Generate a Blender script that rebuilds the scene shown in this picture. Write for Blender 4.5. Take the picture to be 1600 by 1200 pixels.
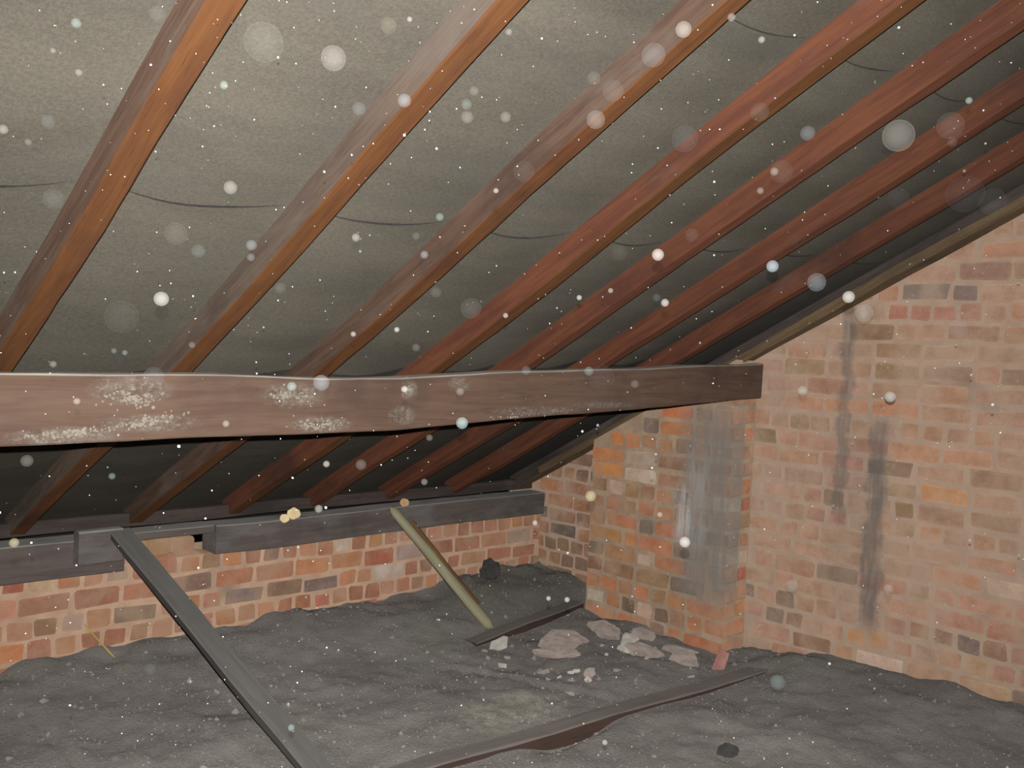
import bpy, bmesh, math, random
from mathutils import Vector, Matrix, noise

# ------------------------------------------------------------------ scene, camera, light
for o in list(bpy.data.objects): bpy.data.objects.remove(o)
scene = bpy.context.scene
COL = scene.collection
scene.view_settings.view_transform = 'Standard'
scene.view_settings.look = 'None'
scene.view_settings.gamma = 1.0
scene.view_settings.use_curve_mapping = False
scene.view_settings.exposure = 0.0

# world: +X towards the gable wall, +Y towards the eaves, +Z up, camera at the origin
YAW, PITCH, ROLL, FPX = 0.779813739, -0.0333788824, 0.0492743028, 1458.54
F = Vector((math.sin(YAW)*math.cos(PITCH), math.cos(YAW)*math.cos(PITCH), math.sin(PITCH)))
R0 = Vector((math.cos(YAW), -math.sin(YAW), 0)); U0 = R0.cross(F)
RR = math.cos(ROLL)*R0 + math.sin(ROLL)*U0
UU = -math.sin(ROLL)*R0 + math.cos(ROLL)*U0
cam_d = bpy.data.cameras.new('camera'); cam = bpy.data.objects.new('camera', cam_d); COL.objects.link(cam)
cam.matrix_world = Matrix(((RR.x, UU.x, -F.x, 0), (RR.y, UU.y, -F.y, 0), (RR.z, UU.z, -F.z, 0), (0, 0, 0, 1)))
cam_d.sensor_width = 36.0; cam_d.lens = 36.0*FPX/1600.0; cam_d.clip_start = 0.01
scene.camera = cam

w = bpy.data.worlds.new('world'); scene.world = w; w.use_nodes = True
w.node_tree.nodes['Background'].inputs[0].default_value = (0.5, 0.55, 0.6, 1)
w.node_tree.nodes['Background'].inputs[1].default_value = 0.002

# the camera's own flash, just above the lens: the only lamp in the loft
fl = bpy.data.lights.new('camera_flash', 'SPOT'); fl.energy = 690; fl.shadow_soft_size = 0.006
fl.spot_size = math.radians(116); fl.spot_blend = 1.0      # a flash beam fades off its axis
fl.color = (1.0, 0.965, 0.91)
flo = bpy.data.objects.new('camera_flash', fl); COL.objects.link(flo); flo.location = UU*0.05 - F*0.005; flo.rotation_euler = cam.matrix_world.to_euler()

# ------------------------------------------------------------------ measures of the loft
L = 3.56          # gable wall plane (x)
W = 3.339         # eaves wall plane (y)
RA, RB = 1.164, 0.5451   # rafter undersides: z = RA - RB*y
PX = 3.376        # front face of the brick pier (x)
PY0, PY1 = 2.10, 2.85
SL = math.atan(RB)
random.seed(7)

def smooth(e0, e1, v):
    t = max(0.0, min(1.0, (v-e0)/(e1-e0))); return t*t*(3-2*t)
def sag(x, y):    # the roof has settled along the sagging purlin
    return 0.045*smooth(3.3, 1.4, x)*math.exp(-((y-2.2)/0.75)**2)
def zroof(x, y): return RA - RB*y - sag(x, y)

# ------------------------------------------------------------------ object helpers
def tag(o, label=None, cat=None, group=None, kind=None):
    if label: o['label'] = label
    if cat: o['category'] = cat
    if group: o['group'] = group
    if kind: o['kind'] = kind
    return o
def link(name, me, mats=(), parent=None):
    for m in mats: me.materials.append(m)
    o = bpy.data.objects.new(name, me); COL.objects.link(o)
    if parent: o.parent = parent
    return o
def mesh(name, v, f, smoothed=False):
    me = bpy.data.meshes.new(name); me.from_pydata([tuple(c) for c in v], [], f); me.update()
    if smoothed: me.polygons.foreach_set('use_smooth', [True]*len(me.polygons))
    return me

# ------------------------------------------------------------------ material helpers
class NT:
    def __init__(s, name):
        s.m = bpy.data.materials.new(name); s.m.use_nodes = True
        s.t = s.m.node_tree; s.t.nodes.clear()
        s.out = s.n('ShaderNodeOutputMaterial'); s.p = s.n('ShaderNodeBsdfPrincipled')
        s.t.links.new(s.p.outputs[0], s.out.inputs[0])
    def n(s, t, **k):
        x = s.t.nodes.new(t)
        for a, b in k.items(): setattr(x, a, b)
        return x
    def put(s, sock, v):
        if isinstance(v, bpy.types.NodeSocket): s.t.links.new(v, sock)
        elif v is not None:
            if isinstance(v, (tuple, list)) and len(v) == 3 and sock.type == 'RGBA': v = (*v, 1)
            sock.default_value = v
    def math(s, op, a, b=None, c=None, clamp=False):
        x = s.n('ShaderNodeMath', operation=op, use_clamp=clamp)
        s.put(x.inputs[0], a); s.put(x.inputs[1], b); s.put(x.inputs[2], c); return x.outputs[0]
    def mix(s, f, a, b, blend='MIX'):
        x = s.n('ShaderNodeMix', data_type='RGBA', blend_type=blend)
        s.put(x.inputs[0], f); s.put(x.inputs[6], a); s.put(x.inputs[7], b); return x.outputs[2]
    def noise(s, vec, scale, detail=4, rough=0.55, dist=0.0):
        x = s.n('ShaderNodeTexNoise'); s.put(x.inputs['Vector'], vec)
        x.inputs['Scale'].default_value = scale; x.inputs['Detail'].default_value = detail
        x.inputs['Roughness'].default_value = rough; x.inputs['Distortion'].default_value = dist
        return x.outputs[0]
    def step(s, v, a, b, lo=0.0, hi=1.0):
        x = s.n('ShaderNodeMapRange', interpolation_type='SMOOTHSTEP')
        s.put(x.inputs[0], v); x.inputs[1].default_value = a; x.inputs[2].default_value = b
        x.inputs[3].default_value = lo; x.inputs[4].default_value = hi; return x.outputs[0]
    def vec(s, v, scale=(1, 1, 1), loc=(0, 0, 0)):
        x = s.n('ShaderNodeMapping'); s.put(x.inputs[0], v)
        s.put(x.inputs[1], loc); x.inputs[3].default_value = scale; return x.outputs[0]
    def pos(s): return s.n('ShaderNodeNewGeometry').outputs['Position']
    def obj(s): return s.n('ShaderNodeTexCoord').outputs['Object']
    def xyz(s, v):
        x = s.n('ShaderNodeSeparateXYZ'); s.put(x.inputs[0], v); return x.outputs
    def bump(s, h, strength, dist):
        x = s.n('ShaderNodeBump'); x.inputs['Strength'].default_value = strength
        x.inputs['Distance'].default_value = dist; s.put(x.inputs['Height'], h)
        s.t.links.new(x.outputs[0], s.p.inputs['Normal'])
    def done(s, col, rough=0.9, spec=0.2, dr=0.9):
        s.put(s.p.inputs['Base Color'], col); s.put(s.p.inputs['Roughness'], rough)
        s.p.inputs['Specular IOR Level'].default_value = spec
        s.p.inputs['Diffuse Roughness'].default_value = dr; return s.m
    def ellipse(s, X, Z, cx, cz, rx, rz):
        a = s.math('DIVIDE', s.math('SUBTRACT', X, cx), rx); b = s.math('DIVIDE', s.math('SUBTRACT', Z, cz), rz)
        d = s.math('ADD', s.math('MULTIPLY', a, a), s.math('MULTIPLY', b, b))
        return s.step(d, 0.15, 1.2, 1.0, 0.0)
    def band(s, Y, Z, y0, hw, z0, z1, soft=0.08):
        d = s.math('ABSOLUTE', s.math('SUBTRACT', Y, y0))
        m = s.step(d, hw*0.35, hw*1.25, 1.0, 0.0)
        m = s.math('MULTIPLY', m, s.step(Z, z0-soft, z0+soft))
        return s.math('MULTIPLY', m, s.step(Z, z1-soft, z1+soft, 1.0, 0.0))

def soot(nt, col):
    """run-down stains: two tarry streaks on the gable, a broad sooty run and a lime smear on the pier"""
    P = nt.pos(); x, y, z = nt.xyz(P)
    wob = nt.noise(nt.vec(P, (1, 1, 1)), 9.0, 4, 0.65)
    yw = nt.math('ADD', y, nt.math('MULTIPLY', nt.math('SUBTRACT', wob, 0.5), 0.09))
    isg = nt.step(x, 3.50, 3.53); isp = nt.step(x, 3.47, 3.50, 1.0, 0.0)
    grain = nt.step(nt.noise(nt.vec(P, (6, 60, 6)), 1.0, 3, 0.6), 0.3, 0.62)
    g = nt.math('MAXIMUM', nt.math('MULTIPLY', nt.band(yw, z, 1.712, 0.034, -0.62, 0.24), 0.62),
                nt.math('MULTIPLY', nt.band(yw, z, 1.566, 0.048, -1.0, -0.2), 0.78))
    g = nt.math('MAXIMUM', g, nt.math('MULTIPLY', nt.band(yw, z, 1.64, 0.16, -0.9, -0.1, 0.2), 0.22))
    g = nt.math('MULTIPLY', g, isg)
    col = nt.mix(nt.math('MULTIPLY', g, nt.math('MULTIPLY_ADD', grain, 0.35, 0.65)), col, (0.105, 0.098, 0.098))
    pm = nt.math('MULTIPLY', nt.math('MULTIPLY', nt.band(yw, z, 2.20, 0.165, -1.02, -0.2, 0.12), 0.92), isp)
    col = nt.mix(nt.math('MULTIPLY', pm, nt.math('MULTIPLY_ADD', grain, 0.4, 0.6)), col, (0.165, 0.155, 0.145))
    lm = nt.math('MULTIPLY', nt.math('MULTIPLY', nt.band(yw, z, 2.325, 0.05, -0.77, -0.55, 0.06), isp), grain)
    lm2 = nt.math('MULTIPLY', nt.math('MULTIPLY', nt.band(yw, z, 2.26, 0.06, -0.8, -0.42, 0.1), isp), nt.math('MULTIPLY', grain, 0.35))
    col = nt.mix(nt.math('MAXIMUM', nt.math('MULTIPLY', lm, 0.85), lm2), col, (0.37, 0.37, 0.365))
    return col

def mat_brick():
    nt = NT('brick_clay'); P = nt.pos()
    oi = nt.n('ShaderNodeObjectInfo'); base = oi.outputs['Color']
    sh = nt.vec(nt.obj(), (1, 1, 1)); 
    off = nt.n('ShaderNodeVectorMath', operation='ADD'); nt.put(off.inputs[0], sh)
    cmb = nt.n('ShaderNodeCombineXYZ'); nt.put(cmb.inputs[0], nt.math('MULTIPLY', oi.outputs['Random'], 37.0)); nt.put(off.inputs[1], cmb.outputs[0])
    V = off.outputs[0]
    n1 = nt.noise(V, 14, 4, 0.6); n2 = nt.noise(V, 70, 4, 0.7); n3 = nt.noise(P, 5.5, 5, 0.62)
    col = nt.mix(nt.step(n1, 0.3, 0.75), base, nt.mix(0.5, base, (0.55, 0.42, 0.33), 'MULTIPLY'))
    col = nt.mix(nt.step(n2, 0.55, 0.8, 0, 0.55), col, (0.16, 0.10, 0.075))
    col = nt.mix(nt.step(n2, 0.2, 0.42, 0.3, 0), col, (0.5, 0.38, 0.3))
    # lime and mortar smeared over the faces
    smear = nt.math('MAXIMUM', nt.step(n3, 0.46, 0.66, 0, 0.62), nt.step(nt.noise(P, 26, 4, 0.7), 0.56, 0.72, 0, 0.5))
    px, py, pz = nt.xyz(P)
    lime = nt.mix(nt.step(px, 3.5, 3.53), (0.33, 0.225, 0.16), (0.37, 0.275, 0.212))
    col = nt.mix(smear, col, lime)
    col = soot(nt, col)
    nt.bump(nt.math('ADD', nt.noise(V, 110, 3, 0.6), nt.math('MULTIPLY', n1, 1.5)), 0.55, 0.004)
    return nt.done(col, 0.92, 0.15)
def mat_mortar(name, c1, c2):
    nt = NT(name); P = nt.pos()
    col = nt.mix(nt.step(nt.noise(P, 12, 5, 0.65), 0.3, 0.7), c1, c2)
    col = nt.mix(nt.step(nt.noise(P, 3.2, 3), 0.6, 0.78, 0, 0.55), col, (0.13, 0.11, 0.09))
    col = soot(nt, col)
    nt.bump(nt.noise(P, 90, 4, 0.7), 0.7, 0.006)
    return nt.done(col, 0.95, 0.1)

def mat_wood(name, a, b, dark, dust, dust_amt, patches=None, rough=0.8, grain=1.0, k=1.0):
    a, b, dark, dust = [tuple(q*k for q in c) for c in (a, b, dark, dust)]
    nt = NT(name); O = nt.obj(); oi = nt.n('ShaderNodeObjectInfo')
    cmb = nt.n('ShaderNodeCombineXYZ'); nt.put(cmb.inputs[0], nt.math('MULTIPLY', oi.outputs['Random'], 23.0)); nt.put(cmb.inputs[2], nt.math('MULTIPLY', oi.outputs['Random'], 5.0))
    ad = nt.n('ShaderNodeVectorMath', operation='ADD'); nt.put(ad.inputs[0], O); nt.put(ad.inputs[1], cmb.outputs[0]); V = ad.outputs[0]
    g = nt.noise(nt.vec(V, (2.2, 26, 26)), 1.6, 5, 0.62, 0.6)
    f = nt.noise(nt.vec(V, (5, 110, 110)), 1.5, 3, 0.6)
    big = nt.noise(V, 2.4, 4, 0.6)
    col = nt.mix(nt.step(g, 0.3, 0.7), a, b)
    col = nt.mix(nt.step(big, 0.5, 0.72, 0, 0.7), col, dark)
    col = nt.mix(nt.step(f, 0.56, 0.75, 0, 0.6*grain), col, dark)
    dn = nt.noise(nt.vec(V, (1.6, 4, 4), (3, 1, 7)), 1.5, 5, 0.68)
    if dust_amt: col = nt.mix(nt.step(dn, 0.62-0.25*dust_amt, 0.8-0.2*dust_amt, 0, min(0.85, 0.45+dust_amt*0.5)), col, dust)
    h = nt.math('ADD', g, nt.math('MULTIPLY', f, 0.6))
    if patches:
        x, y, z = nt.xyz(nt.pos()); m = None
        for (cx, cz, rx, rz) in patches:
            e = nt.ellipse(x, z, cx, cz, rx, rz); m = e if m is None else nt.math('MAXIMUM', m, e)
        cr = nt.noise(nt.vec(nt.pos(), (1, 1, 1.6)), 60, 4, 0.75)
        soft = nt.math('MULTIPLY', m, nt.step(nt.noise(nt.pos(), 16, 4, 0.7), 0.38, 0.62))
        mk = nt.math('MULTIPLY', m, nt.step(cr, 0.44, 0.6))
        col = nt.mix(nt.math('MULTIPLY', soft, 0.45), col, (0.14, 0.12, 0.10))
        col = nt.mix(nt.math('MULTIPLY', mk, 0.5), col, (0.19, 0.175, 0.15))
        h = nt.math('ADD', h, nt.math('MULTIPLY', mk, 1.5))
    nt.bump(h, 0.5, 0.004)
    return nt.done(col, rough, 0.2, 0.25)

def mat_felt(name, k=1.0):
    nt = NT(name); P = nt.pos()
    x, y, z = nt.xyz(P)
    w1 = nt.noise(nt.vec(P, (110, 330, 110)), 1.0, 2, 0.5); w2 = nt.noise(nt.vec(P, (330, 120, 120)), 1.0, 2, 0.5)
    big = nt.noise(nt.vec(P, (1.2, 4.5, 3)), 1.3, 5, 0.6)
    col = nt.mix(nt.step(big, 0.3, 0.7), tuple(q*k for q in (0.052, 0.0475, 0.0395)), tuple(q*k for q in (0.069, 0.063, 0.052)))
    weave = nt.math('MULTIPLY', nt.math('ADD', w1, w2), 0.5)
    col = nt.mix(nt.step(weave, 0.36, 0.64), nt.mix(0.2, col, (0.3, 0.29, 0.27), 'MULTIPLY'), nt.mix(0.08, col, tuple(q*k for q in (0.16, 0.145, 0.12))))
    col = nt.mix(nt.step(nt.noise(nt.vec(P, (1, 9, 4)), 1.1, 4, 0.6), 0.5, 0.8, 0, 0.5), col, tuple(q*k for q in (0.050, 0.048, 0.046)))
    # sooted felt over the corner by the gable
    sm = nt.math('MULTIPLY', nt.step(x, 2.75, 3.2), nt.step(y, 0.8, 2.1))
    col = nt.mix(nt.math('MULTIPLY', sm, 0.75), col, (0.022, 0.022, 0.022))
    nt.bump(weave, 0.35, 0.002)
    return nt.done(col, 0.95, 0.05, 0.35)

def mat_floor():
    nt = NT('soot_and_dust'); P = nt.pos()
    n1 = nt.noise(P, 3.2, 6, 0.62); n2 = nt.noise(P, 24, 5, 0.7); n3 = nt.noise(P, 120, 3, 0.7); n4 = nt.noise(P, 1.4, 3)
    col = nt.mix(nt.step(n1, 0.3, 0.7), (0.13, 0.120, 0.115), (0.178, 0.165, 0.157))
    col = nt.mix(nt.step(n4, 0.52, 0.7, 0, 0.5), col, (0.15, 0.15, 0.13))
    col = nt.mix(nt.step(n2, 0.56, 0.75, 0, 0.6), col, (0.11, 0.10, 0.098))
    col = nt.mix(nt.step(n3, 0.6, 0.8, 0, 0.55), col, (0.33, 0.315, 0.30))
    x, y, z = nt.xyz(P)
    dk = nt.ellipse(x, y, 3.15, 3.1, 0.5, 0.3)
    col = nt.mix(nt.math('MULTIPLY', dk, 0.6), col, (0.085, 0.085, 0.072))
    li = nt.math('MULTIPLY', nt.ellipse(x, y, 2.2, 2.16, 0.28, 0.14), nt.step(n2, 0.4, 0.6))
    col = nt.mix(nt.math('MULTIPLY', li, 0.6), col, (0.26, 0.25, 0.2))
    nt.bump(nt.math('ADD', nt.math('MULTIPLY', n2, 1.2), nt.math('MULTIPLY', n3, 1.3)), 0.8, 0.010)
    return nt.done(col, 0.97, 0.08)
def mat_plain(name, a, b, scale=20, rough=0.92, bump=0.005):
    nt = NT(name); P = nt.pos(); n = nt.noise(P, scale, 5, 0.65)
    nt.bump(nt.noise(P, scale*3, 4, 0.7), 0.6, bump)
    return nt.done(nt.mix(nt.step(n, 0.3, 0.7), a, b), rough, 0.15)

M_BRICK = mat_brick()
M_MORT_G = mat_mortar('mortar_gable', (0.385, 0.285, 0.222), (0.33, 0.242, 0.185))
M_MORT_P = mat_mortar('mortar_pier', (0.34, 0.25, 0.18), (0.25, 0.18, 0.13))
M_MORT_E = mat_mortar('mortar_eaves', (0.46, 0.32, 0.235), (0.37, 0.25, 0.18))
M_FELT = mat_felt('hessian_felt'); M_FELT_SHADED = mat_felt('shaded_hessian_felt', 0.56); M_FLOOR = mat_floor()  # second felt, for the lower sheets: flash falloff painted in as a darker colour
W_UNDER = mat_wood('rafter_underside', (0.215, 0.086, 0.028), (0.15, 0.057, 0.022), (0.07, 0.032, 0.02), (0.17, 0.11, 0.075), 0.08, k=0.35)
W_SIDE = mat_wood('rafter_dusty_side', (0.135, 0.085, 0.06), (0.09, 0.05, 0.036), (0.045, 0.03, 0.026), (0.15, 0.13, 0.115), 0.42, k=0.5)
W_SIDE_P = mat_wood('rafter_chalky_side', (0.15, 0.11, 0.085), (0.10, 0.07, 0.055), (0.06, 0.04, 0.035), (0.165, 0.135, 0.115), 0.7, k=0.46)
W_RED = mat_wood('rafter_red_brown', (0.19, 0.068, 0.034), (0.12, 0.042, 0.025), (0.06, 0.03, 0.025), (0.15, 0.11, 0.1), 0.15, k=0.5)
W_SOOT = mat_wood('rafter_sooty_side', (0.055, 0.042, 0.038), (0.035, 0.027, 0.026), (0.018, 0.016, 0.016), (0.10, 0.09, 0.085), 0.25)
W_SOOTU = mat_wood('rafter_sooty_underside', (0.12, 0.082, 0.045), (0.075, 0.05, 0.03), (0.03, 0.022, 0.018), (0.1, 0.09, 0.08), 0.1)
W_PURLIN = mat_wood('purlin_wood', (0.135, 0.086, 0.062), (0.10, 0.06, 0.044), (0.062, 0.040, 0.034), (0.14, 0.105, 0.085), 0.2,
    patches=[(0.86, -0.125, 0.10, 0.035), (0.72, -0.225, 0.13, 0.022), (0.90, -0.20, 0.13, 0.022), (1.27, -0.135, 0.10, 0.035), (1.36, -0.212, 0.10, 0.026), (1.64, -0.12, 0.035, 0.03), (1.62, -0.19, 0.05, 0.03), (2.17, -0.182, 0.22, 0.016), (1.83, -0.10, 0.05, 0.025), (2.5, -0.165, 0.2, 0.012)], k=0.74)
W_PTOP = mat_wood('purlin_dusty_top', (0.26, 0.24, 0.21), (0.2, 0.18, 0.16), (0.12, 0.1, 0.09), (0.3, 0.28, 0.25), 0.5)
W_PLATE = mat_wood('plate_wood', (0.105, 0.085, 0.078), (0.075, 0.062, 0.058), (0.05, 0.042, 0.04), (0.13, 0.126, 0.126), 0.65, k=1.0)
W_PLATET = mat_wood('plate_dusty_top', (0.22, 0.215, 0.215), (0.18, 0.175, 0.17), (0.07, 0.065, 0.065), (0.17, 0.165, 0.16), 0.5)
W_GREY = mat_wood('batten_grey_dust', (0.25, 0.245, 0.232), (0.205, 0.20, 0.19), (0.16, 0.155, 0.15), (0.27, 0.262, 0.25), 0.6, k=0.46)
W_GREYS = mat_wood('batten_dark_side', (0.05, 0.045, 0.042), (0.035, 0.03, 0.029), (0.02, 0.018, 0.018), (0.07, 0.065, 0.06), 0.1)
W_STICK = mat_wood('pale_stick_wood', (0.26, 0.245, 0.165), (0.20, 0.185, 0.12), (0.14, 0.12, 0.075), (0.27, 0.255, 0.19), 0.4)
W_BARK = mat_wood('brown_bark', (0.13, 0.07, 0.03), (0.09, 0.045, 0.02), (0.05, 0.03, 0.02), (0.12, 0.09, 0.06), 0.1)
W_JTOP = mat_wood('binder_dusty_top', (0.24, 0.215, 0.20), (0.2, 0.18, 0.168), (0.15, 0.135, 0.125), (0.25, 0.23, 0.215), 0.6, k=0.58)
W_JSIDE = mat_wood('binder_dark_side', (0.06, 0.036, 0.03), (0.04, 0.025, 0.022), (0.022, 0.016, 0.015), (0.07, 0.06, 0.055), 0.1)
M_PLASTER = mat_plain('pink_plaster', (0.31, 0.255, 0.23), (0.19, 0.165, 0.152))
M_LIME = mat_plain('white_lime', (0.42, 0.4, 0.37), (0.28, 0.26, 0.235))
M_CREAM = mat_plain('cream_lump', (0.66, 0.56, 0.34), (0.56, 0.46, 0.27), 30)
M_TAN = mat_plain('tan_lump', (0.5, 0.33, 0.17), (0.4, 0.25, 0.13), 30)
M_STRAW = mat_plain('straw', (0.42, 0.3, 0.12), (0.33, 0.23, 0.09))
M_PINK = mat_plain('pink_brick_shard', (0.36, 0.19, 0.17), (0.27, 0.13, 0.12))
M_BLACK = mat_plain('soot_clump', (0.035, 0.034, 0.033), (0.055, 0.052, 0.05))
M_BITUMEN = mat_plain('bitumen_edge', (0.012, 0.012, 0.012), (0.02, 0.019, 0.018))
M_GRIT = mat_plain('grit', (0.26, 0.245, 0.225), (0.09, 0.083, 0.079), 9)

# ------------------------------------------------------------------ brickwork
_bc = {}
def brick_mesh(ln, dp, ht):
    k = (round(ln, 3), round(dp, 3), round(ht, 3), random.randrange(4))
    if k in _bc: return _bc[k]
    bm = bmesh.new(); bmesh.ops.create_cube(bm, size=1.0)
    for v in bm.verts:
        v.co = Vector((v.co.x*ln, (v.co.y+0.5)*dp, v.co.z*ht))
        v.co += Vector((random.uniform(-.006, .006), random.uniform(-.003, .003), random.uniform(-.005, .005)))
    bmesh.ops.bevel(bm, geom=list(bm.edges), offset=0.009, segments=1, affect='EDGES', profile=0.6)
    for v in bm.verts: v.co += Vector((random.uniform(-.0015, .0015), random.uniform(-.001, .001), random.uniform(-.0015, .0015)))
    me = bpy.data.meshes.new('brick'); bm.to_mesh(me); bm.free(); me.materials.append(M_BRICK); _bc[k] = me
    return me
def brick(parent, side, u0, u1, zc, ht, face, col, dp=0.1, proud=None):
    """side 'x': a wall facing -X whose length runs along y; side 'y': facing -Y, length along x"""
    ln = u1-u0
    me = brick_mesh(ln, dp, ht)
    o = bpy.data.objects.new('brick', me); COL.objects.link(o); o.parent = parent
    pr = random.uniform(-.003, .003) if proud is None else proud
    um = (u0+u1)/2
    if side == 'y': o.location = (um, face+pr, zc); 
    else: o.location = (face+pr, um, zc); o.rotation_euler = (0, 0, -math.pi/2)
    o.rotation_euler.y = 0
    o.color = (*col, 1)
    return o
def vary(c, s=0.12):
    k = 1+random.uniform(-s, s); return tuple(max(0.01, min(0.9, v*k*(1+random.uniform(-s, s)*0.5))) for v in c)
def soften(c, m, k): return tuple(a+(b-a)*k for a, b in zip(c, m))
MEAN = {'g': (0.385, 0.262, 0.20), 'p': (0.31, 0.18, 0.12), 'e': (0.37, 0.20, 0.135)}
def pick(pal):
    r = random.random()*sum(p[0] for p in pal)
    for wgt, c in pal:
        r -= wgt
        if r <= 0: return vary(c)
    return vary(pal[-1][1])
def box(v0, v1):
    x0, y0, z0 = v0; x1, y1, z1 = v1
    V = [(x0,y0,z0),(x1,y0,z0),(x1,y1,z0),(x0,y1,z0),(x0,y0,z1),(x1,y0,z1),(x1,y1,z1),(x0,y1,z1)]
    Fc = [(0,3,2,1),(4,5,6,7),(0,1,5,4),(1,2,6,5),(2,3,7,6),(3,0,4,7)]
    return V, Fc
J = 0.0105   # joint width
PAL_G = [(5,(0.40,0.25,0.18)),(4,(0.38,0.215,0.145)),(3,(0.35,0.245,0.175)),(2,(0.43,0.225,0.14)),(1.6,(0.30,0.185,0.125)),(1.2,(0.34,0.15,0.10)),(0.7,(0.2,0.145,0.09)),(0.4,(0.13,0.10,0.085))]
PAL_GD = [(3,(0.24,0.155,0.10)),(3,(0.30,0.16,0.10)),(2,(0.2,0.125,0.085)),(1,(0.36,0.17,0.09)),(1,(0.12,0.10,0.09))]
PAL_P = [(4,(0.34,0.185,0.12)),(3,(0.40,0.17,0.085)),(3,(0.26,0.165,0.105)),(2,(0.22,0.135,0.085)),(1.5,(0.43,0.20,0.085)),(1,(0.36,0.13,0.08)),(1,(0.14,0.115,0.09)),(0.5,(0.42,0.36,0.29))]
PAL_E = [(4,(0.37,0.165,0.11)),(4,(0.40,0.215,0.14)),(3,(0.30,0.135,0.09)),(2,(0.42,0.20,0.105)),(1.2,(0.25,0.165,0.11)),(0.7,(0.36,0.29,0.23)),(0.5,(0.13,0.105,0.095))]

# gable wall ---------------------------------------------------------------
Z0 = 0.302
def gable_profile(y): return RA + 0.12 - RB*y
yk0, yk1 = 0.15, W+0.25
bm = bmesh.new()
pts = [(yk0, -1.6), (yk1, -1.6), (yk1, gable_profile(yk1)), (yk0, gable_profile(yk0))]
fr = [bm.verts.new((L+0.006, y, z)) for y, z in pts]; bk = [bm.verts.new((L+0.2, y, z)) for y, z in pts]
bm.faces.new(fr); bm.faces.new(bk[::-1])
for i in range(4): bm.faces.new((fr[i], bk[i], bk[(i+1) % 4], fr[(i+1) % 4]))
bmesh.ops.recalc_face_normals(bm, faces=bm.faces)
me = bpy.data.meshes.new('wall_right'); bm.to_mesh(me); bm.free()
wall_g = tag(link('wall_right', me, [M_MORT_G]), 'brick gable wall on the right, streaked with soot', None, None, 'structure')
GSPEC = [(1.43,.302,(0.13,0.135,0.14)),(1.25,.302,(0.12,0.11,0.12)),(1.31,.379,(0.15,0.11,0.10)),(1.14,.379,(0.24,0.14,0.11)),(1.05,.302,(0.42,0.28,0.2)),
 (1.564,.222,(0.38,0.14,0.09)),(1.45,.227,(0.36,0.13,0.10)),(1.35,.227,(0.37,0.15,0.11)),(1.26,.227,(0.34,0.16,0.12)),(1.534,.141,(0.16,0.10,0.05)),(1.517,.077,(0.24,0.14,0.06)),(1.913,.004,(0.24,0.16,0.07)),(1.495,.004,(0.22,0.15,0.07)),
 (1.859,-.146,(0.46,0.21,0.12)),(1.642,-.146,(0.50,0.22,0.09)),(1.558,-.146,(0.48,0.2,0.09)),(1.38,-.298,(0.56,0.25,0.07)),(1.47,-.298,(0.48,0.25,0.14)),(1.38,-.448,(0.54,0.26,0.10)),(1.385,-.598,(0.50,0.26,0.13)),
 (1.775,-.375,(0.38,0.19,0.14)),(2.07,-.298,(0.15,0.12,0.06)),(2.07,-.523,(0.16,0.12,0.06)),(1.468,-.523,(0.17,0.11,0.04)),(1.154,-.748,(0.50,0.22,0.12)),(1.017,-.748,(0.50,0.40,0.32)),
 (1.33,-.823,(0.46,0.24,0.17)),(1.14,-.823,(0.48,0.25,0.17)),(1.23,-.898,(0.45,0.22,0.17)),(1.633,-1.048,(0.50,0.24,0.08)),(1.552,-1.048,(0.48,0.23,0.08)),(1.529,-1.123,(0.58,0.47,0.40)),(1.94,-1.048,(0.14,0.12,0.09)),(1.94,-.973,(0.15,0.12,0.09)),
 (1.285,-.973,(0.2,0.10,0.06)),(1.205,-.973,(0.05,0.05,0.075)),(1.14,-.973,(0.055,0.055,0.085)),(1.07,-.973,(0.22,0.11,0.07)),(1.36,-.973,(0.3,0.15,0.09)),(1.28,-1.048,(0.26,0.10,0.08)),(1.24,-1.048,(0.42,0.21,0.12)),(1.17,-1.048,(0.42,0.3,0.16)),
 (1.733,-.598,(0.45,0.23,0.16)),(1.85,-1.048,(0.2,0.11,0.07)),(1.78,-1.123,(0.18,0.1,0.05)),(1.74,-.823,(0.2,0.15,0.1)),(1.3,-1.123,(0.42,0.28,0.18)),(1.1,-1.123,(0.43,0.3,0.19))]
HEAD = {1, 7, 12, 17, 18}
nb = 0
for k in range(-10, 22):
    zc = Z0 - 0.075*k
    if k in HEAD: pitch, ph = 0.0905, 0.015 + 0.01*(k % 3)
    else: pitch, ph = 0.188, 0.0 if k % 2 else 0.094
    u = 0.48 + ph - 0.188
    while u < W-0.005:
        pw = pitch
        if k not in HEAD and random.random() < 0.16: pw = 0.092
        pw += random.uniform(-.006, .006)
        a0, b0 = u, min(u+pw, W+0.03); u += pw
        if b0-a0 < 0.04 or a0 < 0.62: continue
        mid = (a0+b0)/2
        if mid > PY0+0.03 and mid < PY1-0.12: continue      # behind the pier
        if a0 < PY0 < b0: b0 = PY0+0.02
        if b0-a0 < 0.05: continue
        if zc > zroof(3.5, mid)+0.07: continue
        col = pick(PAL_GD if mid > 2.5 else PAL_G)
        if mid < PY1:
            for (sy, sz, sc) in GSPEC:
                if a0 <= sy <= b0 and abs(sz-zc) < 0.03: col = vary(sc, 0.04)
        col = soften(col, MEAN['g'], 0.45 if mid < 2.4 else 0.1)
        brick(wall_g, 'x', a0+J/2, b0-J/2, zc+random.uniform(-.003, .003), 0.075-J, L, col); nb += 1

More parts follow.
